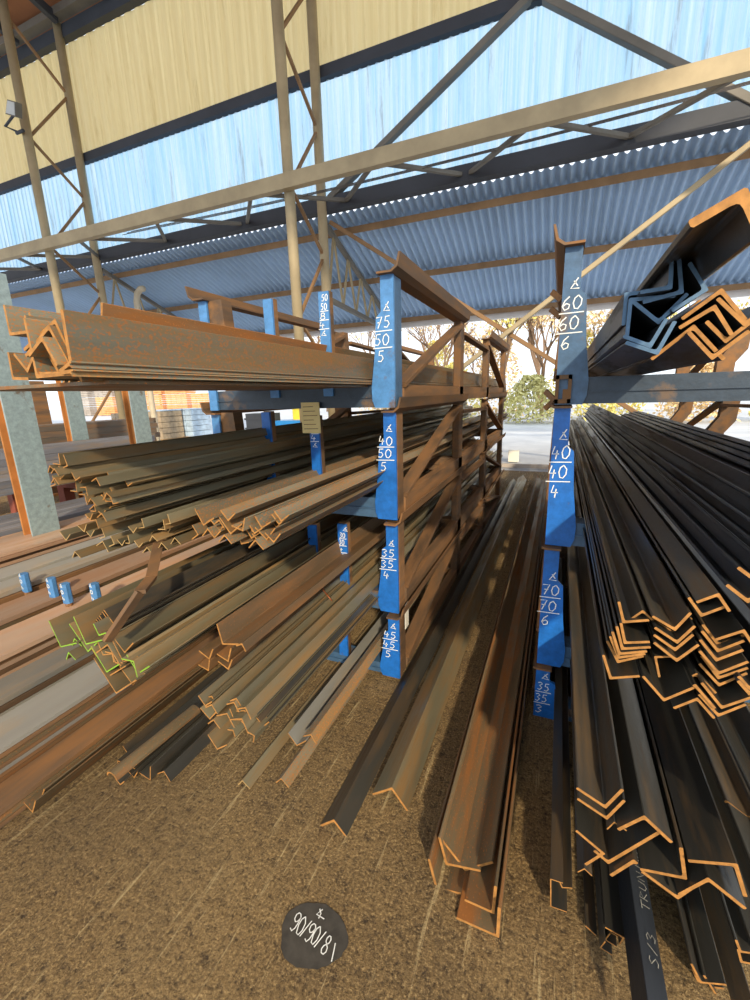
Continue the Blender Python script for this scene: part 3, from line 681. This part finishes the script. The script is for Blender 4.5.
# --- left rack, third tier
oD, fD = (50, 600), 7.5
GC = [olive, cutg]
pile([((35, 236), (80, 356), (190, 300)), ((165, 332), (182, 284), (242, 345)), ((232, 248), (270, 336), (400, 292)), ((322, 184), (366, 270), (425, 254)), ((215, 312), (285, 392), (425, 335)), ((120, 446), (136, 388), (192, 446)),
      ((572, 472), (628, 456), (625, 568)), ((632, 455), (662, 556), (700, 440)), ((375, 470), (425, 545), (550, 490))],
     oD, fD, .74, GC, 'among the green-painted ends, third left tier', 'green-ended bars on the third left tier', 'olive angle bar', .004)
pile([((328, 376), (440, 578), (560, 480)), ((375, 360), (396, 416), (470, 400)), ((500, 368), (548, 468), (660, 420)), ((465, 400), (490, 476), (545, 470)), ((435, 600), (496, 704), (640, 582)), ((420, 385), (465, 395), (485, 470)), ((330, 378), (430, 330), (480, 400)),
      ((560, 560), (620, 640), (720, 560)), ((500, 330), (560, 400), (640, 340))],
     oD, fD, .75, [olive, cut], 'among the orange ends, third left tier', 'rust-ended bars on the third left tier', 'olive angle bar', .004)
lst = [((430 + 11 * k - 60, 300 - 15 * k - 62), (430 + 11 * k, 300 - 15 * k), (430 + 11 * k + 95, 300 - 15 * k - 40)) for k in range(7)]
pile(lst, oD, fD, .77, MC, 'in the nested row under the bent strap', 'dark row on the third left tier', 'dark angle bar', .004, order='top', jit=.005)
for k in range(5):
    c = V((-1.56 + .07 * k, .9 + .03 * k, .52 + .02 * (k % 2)))
    bar(c, V((.7, 0, .71)), V((-.7, 0, .71)), .05, .05, .004, 5.8, OC, f'olive angle bar, {ORD[k] if k else "first"} from the far edge, third left tier', 'far edge bars on the third left tier')
oE, fE = (185, 630), 7.5
pile([((262, 48), (280, 110), (412, 112)), ((383, 112), (428, 98), (460, 162)), ((104, 260), (178, 310), (180, 224)), ((220, 172), (326, 242), (338, 186)), ((244, 238), (328, 302), (352, 240)), ((150, 205), (185, 225), (230, 160))],
     oE, fE, .93, [rustb, cut], 'by the middle divider, third left tier', 'brown bars on the third left tier', 'brown angle bar', .005)
pile([((148, 488), (202, 493), (272, 596)), ((108, 514), (152, 574), (208, 545)), ((124, 608), (186, 674), (242, 626)), ((175, 570), (200, 555), (242, 632)), ((174, 708), (212, 668), (258, 738)), ((232, 640), (316, 622), (358, 704)), ((308, 552), (368, 538), (408, 612)),
      ((330, 524), (385, 508), (420, 560)), ((400, 585), (455, 578), (500, 672)), ((348, 590), (366, 678), (428, 656)), ((368, 702), (426, 660), (442, 776)), ((402, 610), (450, 600), (490, 720)),
      ((440, 660), (482, 742), (545, 722)), ((328, 756), (362, 748), (368, 800)), ((193, 795), (240, 898), (300, 840)), ((466, 756), (524, 792), (520, 835))],
     oE, fE, .845, [olive, cut], 'of the stepped bundle, third left tier', 'stepped bundle on the third left tier', 'olive angle bar', .004)
oH, fH = (90, 690), 6.818
pile([((362, 578), (413, 618), (402, 514), {'floor': 1}), ((455, 566), (504, 552), (550, 624), {'floor': 1}), ((165, 512), (185, 478), (270, 440), {'floor': 1}), ((195, 632), (207, 650), (232, 620), {'floor': 1}), ((290, 590), (302, 602), (330, 570), {'floor': 1}), ((255, 430), (268, 452), (300, 420), {'floor': 1})],
     oH, fH, .9, [mill, cut], 'of the loose bars left of the stepped bundle', 'loose bars at the left floor', 'dark angle bar', .004)
pile([((80, 492), (112, 522), (131, 492), {'floor': 1}), ((112, 464), (136, 490), (156, 446), {'floor': 1})], (0, 660), 3.41, .7, RC, 'poking out under the low brown edge stack', 'bars under the edge stack', 'rusty angle bar', .005, equal=False)
def hat(px0, px1, z, w, label):
    a, b = at(*px0, z=z), at(*px1, z=z); mb = MB(); d = b - a; A = V((d.y, -d.x, 0)).normalized()
    pf = [(math.cos(t) * w / 2, math.sin(t) * w * .42) for t in [math.pi * i / 8 for i in range(9)]]
    pf += [(math.cos(t) * w * .38, math.sin(t) * w * .32) for t in [math.pi * (8 - i) / 8 for i in range(9)]]
    mb.prism(pf, a, A, (0, 0, 1), d, 0, 1)
    tag(mb.build('half_round_offcut', RC), label, 'offcut')
hat((112, 778), (196, 710), .06, .06, 'short rounded rusty offcut lying on the dark floor bars')

# --- curled wire and bent strap
mb = MB(); mb.tube([at(322, 583, z=.56), at(323, 590, z=.57), at(328, 596, z=.56), at(332, 601, z=.54)], .003, 6)
tag(mb.build('binding_wire', wire, smooth=True), 'small curl of copper-coloured binding wire on the left bars', 'wire')
mb = MB(); P = [at(158, 545, y=.98), at(151, 578, y=.86), at(140, 592, y=.78), at(107, 641, y=.69)]
for a, b in zip(P, P[1:]): mb.beam(a, b, .012, .032, 0, (0, 1, 0))
tag(mb.build('bent_strap', brown), 'dark bent flat strap leaning across the green-ended bars', 'strap')

# ------------------------------------------------------------------ flat plate stacks on the left floor
def stack(x0, x1, y0, zs, th, mats, where, n):
    """a pile of wide flat bars, every bar its own object; the top one first"""
    for k in range(n):
        z1 = zs - k * th; dx = random.uniform(-.012, .012); y = y0 + random.uniform(-.08, .08)
        mb = MB(); e = .0012
        mb.box((0, 0, 0), (x1 - x0, 6.2, th * .86))
        o = mb.build('flat_bar', [mats[k % len(mats)]], None, (x0 + dx, y, z1 - th * .86))
        tag(o, f'flat steel bar, {"topmost" if k == 0 else ORD[k] + " from the top"} of the {where}', 'flat bar', 'flat bars in the ' + where)
    mb = MB()
    for i, yy in enumerate((.9, 2.6, 4.6)):
        mb = MB(); mb.box((x0 + .01, yy, 0), (x1 - .01, yy + .08, max(.012, zs - n * th)), 0, .005)
        tag(mb.build('bearer_block', plank), f'{("front", "middle", "rear")[i]} timber bearer under the {where}', 'bearer', 'bearers under flat bars')
stack(-1.80, -1.66, .45, .062, .02, [brown, rusty], 'low brown edge stack', 3)
stack(-1.99, -1.79, .3, .19, .018, [greyp, brown, rusty, brown], 'grey-topped stack nearest the rack', 8)
stack(-2.22, -2.05, .3, .215, .026, [greyp, brown], 'pale stack second from the rack', 6)
stack(-2.56, -2.28, .3, .29, .024, [pink, brown], 'pinkish stack third from the rack', 9)
stack(-2.84, -2.62, .3, .31, .03, [pink, rusty], 'pink stack before the blue stubs', 8)
stack(-3.10, -2.90, .3, .345, .03, [greyp, brown], 'grey stack behind the blue stubs', 9)
stack(-3.34, -3.13, .3, .355, .03, [greyp, brown], 'second stack behind the blue stubs', 9)
stack(-3.9, -3.42, .3, .42, .022, [pink, pink, brown], 'layered stack below the big post', 15)
for i, (px, py, h) in enumerate(((27, 588, .10), (54, 593, .10), (68, 599, .10), (97, 599, .10))):
    p = at(px, py, z=.33)
    o = empty('stanchion', (p.x, p.y, 0), ('first', 'second', 'third', 'fourth')[i] + ' blue stub from the left, standing up between the flat bars', 'stanchion', 'blue stubs between the flat bars')
    mb = MB(); mb.tube([(p.x, p.y, 0), (p.x, p.y, .33)], .02, 8); part(mb, 'shaft', brown, o)
    mb = MB(); mb.box((p.x - .024, p.y - .02, .31), (p.x + .024, p.y + .02, .425), 0, .01); part(mb, 'blue_head', bluep, o)
    mb = MB(); write(mb, '<', (p.x - .012, p.y - .02, .41), (1, 0, 0), (0, 0, 1), (0, -1, 0), .022, .022, .005); write(mb, '0', (p.x - .012, p.y - .02, .37), (1, 0, 0), (0, 0, 1), (0, -1, 0), .022, .022, .005); write(mb, '4', (p.x - .012, p.y - .02, .33), (1, 0, 0), (0, 0, 1), (0, -1, 0), .022, .022, .005)
    part(mb, 'chalk_marking', chalk, o)

# ------------------------------------------------------------------ far left racks: posts and tube bundles
def hpost(px, py, y, w, h, label, m=bgrey, m2=orange):
    p = at(px, py, y=y)
    o = empty('rack_post', (p.x, p.y, 0), label, 'post', 'posts of the far left racks')
    mb = MB(); mb.box((p.x + w * .22, y - w / 2, 0), (p.x + w * .3, y + w / 2, h)); part(mb, 'right_flange', m, o)
    mb = MB(); mb.box((p.x - w * .3, y - w / 2, 0), (p.x - w * .22, y + w / 2, h)); part(mb, 'left_flange', m2, o)
    mb = MB(); mb.box((p.x - w * .22, y - w * .3, 0), (p.x + w * .22, y - w * .24, h)); part(mb, 'web', m2, o)
    mb = MB(); mb.box((p.x - w * .8, y - w * .8, 0), (p.x + w * .8, y + w * .8, .03), 0, .02); part(mb, 'foot_plate', m2, o)
hpost(24, 450, 1.95, .2, 2.3, 'broad grey-blue steel post with orange flange at the left edge')
hpost(73, 412, 3.6, .2, 1.75, 'slim grey-blue post second from the left, beyond the big post')
hpost(39, 405, 4.2, .2, 1.75, 'rust-brown post just beyond the big post', brown, orange)
hpost(137, 415, 3.5, .2, 1.75, 'grey-blue post third from the left, beside the wrapped pallets')
def tubes(x0, nx, z0, nz, d, y0, ln, where, m, dz=0):
    for j in range(nz):
        for i in range(nx):
            mb = MB(); r = d / 2
            mb.box((-r * .96, 0, -r * .96), (r * .96, ln, r * .96), 0, r * .25)
            # hollow end: inner dark walls
            o = mb.build('steel_tube', m, None, (x0 - i * d, y0 + random.uniform(-.1, .1), z0 + j * d + r))
            tag(o, f'square tube, {"lowest" if j == 0 else ORD[j]} layer, in the {where}', 'tube', f'layer {("one", "two", "three", "four", "five", "six", "seven", "eight")[j]} of the {where}')
tubes(-4.0, 12, .14, 6, .05, .3, 4.2, 'thin tube stack behind the big post', tube_m)
tubes(-5.0, 7, .54, 6, .07, .3, 3.9, 'blue-grey tube stack at the far left', tube_m)
tubes(-6.1, 6, .74, 5, .08, .3, 4.9, 'brownish tube stack furthest left', steel('brown_grey_tube', lin((128, 118, 106)), lin((140, 110, 84)), .4, .2))
mb = MB()
for yy in (.7, 2.4): mb.box((-4.7, yy, 0), (-3.9, yy + .1, .14))
tag(mb.build('skid_frame', brown), 'low brown skid under the thin tube stack', 'skid')
for (x0, x1, z, lab) in ((-5.6, -4.9, .42, 'dark red beam under the raised tube stack'), (-6.7, -6.0, .62, 'dark red beam under the furthest tube stack')):
    for i, yy in enumerate((1.0, 3.2)):
        mb = MB(); mb.box((x0, yy, 0), (x0 + .12, yy + .12, z)); mb.box((x1 - .12, yy, 0), (x1, yy + .12, z)); mb.box((x0, yy, z), (x1, yy + .15, z + .12), 0, .01)
        tag(mb.build('trestle', flat('red_oxide', lin((140, 74, 58)), .7, 0, .15)), ('front ' if i == 0 else 'rear ') + lab, 'trestle')

# ------------------------------------------------------------------ yard: timber, pallets, crates, trees
def timber(px, pyb, z0, w, h, dist, label, m):
    p = at(px, pyb, y=dist); mb = MB(); nb = 5
    for j in range(nb):
        for i in range(4):
            mb.box((p.x - w / 2 + i * w / 4 + .02, dist, z0 + j * h / nb + .03), (p.x - w / 2 + (i + 1) * w / 4, dist + 1.4, z0 + (j + 1) * h / nb), 0, .01)
    for i in range(3): mb.box((p.x - w / 2 + .3 + i * w * .4, dist - .01, z0), (p.x - w / 2 + .42 + i * w * .4, dist + 1.4, z0 + .04))
    tag(mb.build('timber_pack', m), label, 'timber', 'timber packs across the yard')
cols = [(80, 'far left', wood2), (104, 'second left', wood), (128, 'middle left', wood), (152, 'middle right', wood), (176, 'second right', wood), (202, 'far right', wood)]
for px, nm, m in cols:
    for j, (lv, z) in enumerate((('bottom', 0), ('middle', 1.05), ('upper', 2.1))):
        if px == 202 and j == 2: continue
        timber(px, 400, z, 2.9, 1.0, 34, f'{lv} orange timber pack in the {nm} stack across the yard' if m is wood else f'{lv} grey timber pack in the {nm} stack across the yard', wood2 if (px < 110 and j == 2) else m)
def pallet(px, py, w, h, label, m, wrap):
    p = at(px, py, z=0); o = empty('wrapped_pallet', (p.x, p.y, 0), label, 'pallet', 'pallets in the yard')
    mb = MB()
    for i in range(5): mb.box((p.x - w / 2 + i * w / 5 + .02, p.y, .1), (p.x - w / 2 + (i + 1) * w / 5 - .02, p.y + 1, .13))
    for i in range(3): mb.box((p.x - w / 2 + i * (w - .1) / 2, p.y, 0), (p.x - w / 2 + .1 + i * (w - .1) / 2, p.y + 1, .1))
    part(mb, 'pallet_base', plank, o)
    mb = MB()
    for k in range(5):
        for i in range(3): mb.box((p.x - w / 2 + i * w / 3 + .01, p.y + .02, .13 + k * h / 5), (p.x - w / 2 + (i + 1) * w / 3 - .01, p.y + .98, .13 + (k + 1) * h / 5 - .015), 0, .02)
    part(mb, 'goods', m, o)
    if wrap:
        mb = MB(); mb.box((p.x - w / 2 - .01, p.y, .14 + h * .98), (p.x + w / 2 + .01, p.y + 1, .16 + h), 0, .05); part(mb, 'top_film', film, o)
pallet(153, 443, 1.0, .95, 'pallet of brownish blocks under film, right of the grey-blue posts', brick, True)
pallet(184, 440, .95, .95, 'pallet wrapped in pale blue film beside the brown blocks', film, True)
pallet(120, 434, .9, .8, 'greyish block pallet half hidden by the post', brick, False)
def crate(px, py, y, w, h, m, label):
    p = at(px, py, y=y); z = max(0, p.z)
    mb = MB(); mb.box((p.x - w / 2, y, 0), (p.x + w / 2, y + .6, h), 0, .03)
    for i in range(3): mb.box((p.x - w / 2 - .02, y - .02, h * (.2 + .3 * i)), (p.x + w / 2 + .02, y, h * (.26 + .3 * i)))
    tag(mb.build('storage_crate', m), label, 'crate')
crate(288, 428, 10.5, .9, .75, bluepl, 'bright blue crate seen beneath the left crossbeam')
crate(298, 420, 11.5, .4, 1.3, yellowpl, 'yellow upright box behind the blue crate')
crate(258, 430, 10.8, .9, .95, darkg, 'dark slatted crate seen left of the blue one')

def tree(x, y, h, spread, leaf, dens, label, ls=.11):
    o = empty('tree', (x, y, 0), label, 'tree', 'trees behind the yard')
    wb, lb = MB(), MB(); tips = []
    def grow(p, d, L, r, lv):
        q = p + d * L
        mid = p.lerp(q, .5) + V((random.uniform(-1, 1), random.uniform(-1, 1), 0)) * L * .05
        wb.tube([p, mid, q], [r, r * .85, r * .65], 5 if lv < 2 else 3, cap=False)
        if lv >= 4: tips.append((p, q)); return
        for k in range(3 if lv < 2 else 2 + (lv == 2)):
            a = random.uniform(0, 6.28); t = random.uniform(.3, .8) * spread
            nd = (d + V((math.cos(a), math.sin(a), random.uniform(-.1, .35))) * t).normalized()
            grow(p.lerp(q, random.uniform(.55, 1)), nd, L * random.uniform(.6, .8), r * .6, lv + 1)
    grow(V((x, y, 0)), V((random.uniform(-.06, .06), 0, 1)), h * .34, h * .016, 0)
    part(wb, 'branches', bark, o)
    for a, b in tips:
        for k in range(dens):
            c = a.lerp(b, random.random() * 1.2) + V([random.gauss(0, h * .022) for _ in range(3)])
            u = V([random.gauss(0, 1) for _ in range(3)]).normalized(); w = u.cross(V([random.gauss(0, 1) for _ in range(3)])).normalized()
            s = ls * random.uniform(.6, 1.2)
            lb.add([c - u * s, c + w * s * .5, c + u * s, c - w * s * .5], [(0, 1, 2, 3)])
    if dens:
        l = part(lb, 'foliage', leaf, o); l['kind'] = 'stuff'
TR = [(-2.6, 22, 7, .8, leaf_y, 16, 'yellow-leaved tree filling the gap left of the 60 60 6 post'), (-6.2, 25, 8.5, .7, leaf_o, 2, 'thin bare-branched tree behind the left rack top'), (-.9, 26, 8, .8, leaf_o, 14, 'pale orange tree just left of the right blue post'),
      (-9.5, 24, 8, .7, leaf_o, 2, 'bare tree behind the top left blue post'), (1.4, 23, 6.5, .9, leaf_o, 14, 'orange tree seen under the right crossbeam, left one'), (5.6, 27, 7.2, .9, leaf_y, 12, 'yellow tree seen under the right crossbeam, middle one'),
      (9.0, 25, 7, .9, leaf_o, 12, 'orange tree seen under the right crossbeam, right one'), (-14.5, 27, 9, .7, leaf_o, 2, 'bare tree behind the divider posts of the left rack'), (-5.0, 31, 8, .9, leaf_o, 14, 'pale orange tree at the back of the yard gap'),
      (-20, 36, 9, .8, leaf_y, 2, 'pale tree beyond the pallets'), (-32, 42, 9, .8, leaf_y, 3, 'pale yellow tree behind the timber packs, right one'), (-48, 42, 9, .8, leaf_y, 3, 'pale yellow tree behind the timber packs, left one'),
      (3.0, 31, 9, .8, leaf_y, 10, 'tall yellow tree behind the right rack bars'), (-1.6, 35, 11, .8, leaf_o, 14, 'tallest pale tree furthest back in the aisle gap'), (-10.0, 35, 10, .8, leaf_o, 5, 'thin pale tree behind the top of the left uprights')]
for a in TR: tree(*a)
SH = [(-4.6, 20.5, 1.5, 2.6, leaf_y, 'yellow shrub left in the aisle gap'), (-1.2, 20.5, 1.4, 2.0, leaf_g, 'low pale shrub in the middle of the aisle gap'), (1.9, 20.5, 1.4, 2.4, leaf_y, 'yellow shrub right of the aisle gap'),
      (5.0, 21.0, 1.5, 2.2, leaf_o, 'orange shrub below the right crossbeam'), (8.2, 21.0, 1.5, 2.2, leaf_y, 'yellow shrub below the right crossbeam'), (-8.0, 22, 1.5, 2.4, leaf_o, 'orange shrub behind the left rack end'),
      (-3.2, 24.4, 1.7, 4.2, leaf_o, 'tall pale shrub behind the yellow one in the aisle gap'), (.8, 24.0, 1.7, 4.0, leaf_y, 'tall yellow shrub behind the right blue post'), (-7.4, 28, 1.9, 4.6, leaf_y, 'tall yellow shrub behind the left rack uprights'), (-11.6, 29, 1.9, 4.4, leaf_o, 'tall pale shrub behind the left rack dividers')]
for x, y, rad, hh, m, lab in SH:
    lb = MB()
    for k in range(1500):
        a = random.uniform(0, 6.28); t = random.random() ** .8; r = rad * random.random() ** .45 * (1 - .75 * t ** 2)
        c = V((x + r * math.cos(a), y + r * math.sin(a) * .8, .02 + hh * t))
        u = V([random.gauss(0, 1) for _ in range(3)]).normalized(); w = u.cross(V([random.gauss(0, 1) for _ in range(3)])).normalized(); q = random.uniform(.07, .13)
        lb.add([c - u * q, c + w * q * .5, c + u * q, c - w * q * .5], [(0, 1, 2, 3)])
    tag(lb.build('shrub', m), lab + ' at the yard edge', 'shrub', 'shrubs at the yard edge')

mb = MB(); mb.box((-1.4, 8.3, 0), (.5, 8.38, .07), 0, .02); tag(mb.build('kerb_beam', wood2), 'pale timber beam across the far end of the aisle', 'beam')
mb = MB(); mb.box((-.9, 9.0, 0), (-.7, 9.2, .22), 0, .01); tag(mb.build('block', white), 'small white block beyond the far end of the aisle', 'block')

# ------------------------------------------------------------------ painted floor mark
mk = empty('floor_marking', (-.55, .74, 0), 'dark grey sprayed patch on the concrete with chalked 90/90/8', 'marking')
mb = MB(); cen = at(313, 935, z=.002); n = 40; vs = [cen]
random.seed(5)
for i in range(n):
    a = 2 * math.pi * i / n
    q = at(313 + 33.5 * math.cos(a) * (1 + .06 * math.sin(3 * a + 1)) + random.uniform(-.8, .8), 936 + 35 * math.sin(a) * (1 + .05 * math.sin(2 * a + 2)) + random.uniform(-.8, .8), z=.002); vs.append(q)
mb.add(vs, [(0, (i + 1) % n + 1, i + 1) for i in range(n)]); part(mb, 'paint_patch', blackp, mk)
mb = MB(); F = 8.333
def stroke(pts): mb.ribbon([at(270 + u / F, 890 + v / F, z=.003) for u, v in pts], .0028, (0, 0, 1))
def digit(ch, u, v, w=58, ax=(.8, .5), h=165):
    for st in G[ch]: stroke([(u + p[0] * w * ax[0] + p[1] * h * .42, v + p[0] * w * ax[1] - p[1] * h * .9) for p in st])
for ch, u, v in (('9', 158, 330), ('0', 205, 360), ('/', 240, 385), ('9', 280, 420), ('0', 328, 440), ('/', 360, 475), ('8', 412, 520)): digit(ch, u, v)
stroke([(545, 445), (530, 520), (512, 600)])
stroke([(440, 165), (388, 205), (452, 245)]); stroke([(415, 160), (425, 200), (405, 240)])
part(mb, 'chalk_marking', chalk, mk)

# ------------------------------------------------------------------ light
w = bpy.data.worlds.new('sky'); S.world = w; w.use_nodes = True
bg = w.node_tree.nodes['Background']; bg.inputs[0].default_value = (.86, .93, 1.0, 1); bg.inputs[1].default_value = 1.15
sun = bpy.data.lights.new('sun', 'SUN'); sun.energy = 3.0; sun.angle = R_(2.5); sun.color = (1, .84, .60)
so = bpy.data.objects.new('sun', sun); COL.objects.link(so)
so.rotation_euler = V((-.42, .78, -.46)).to_track_quat('-Z', 'Y').to_euler()
S.view_settings.view_transform = 'Standard'; S.view_settings.look = 'None'
S.view_settings.gamma = 1; S.view_settings.use_curve_mapping = False
S.view_settings.exposure = 0.5
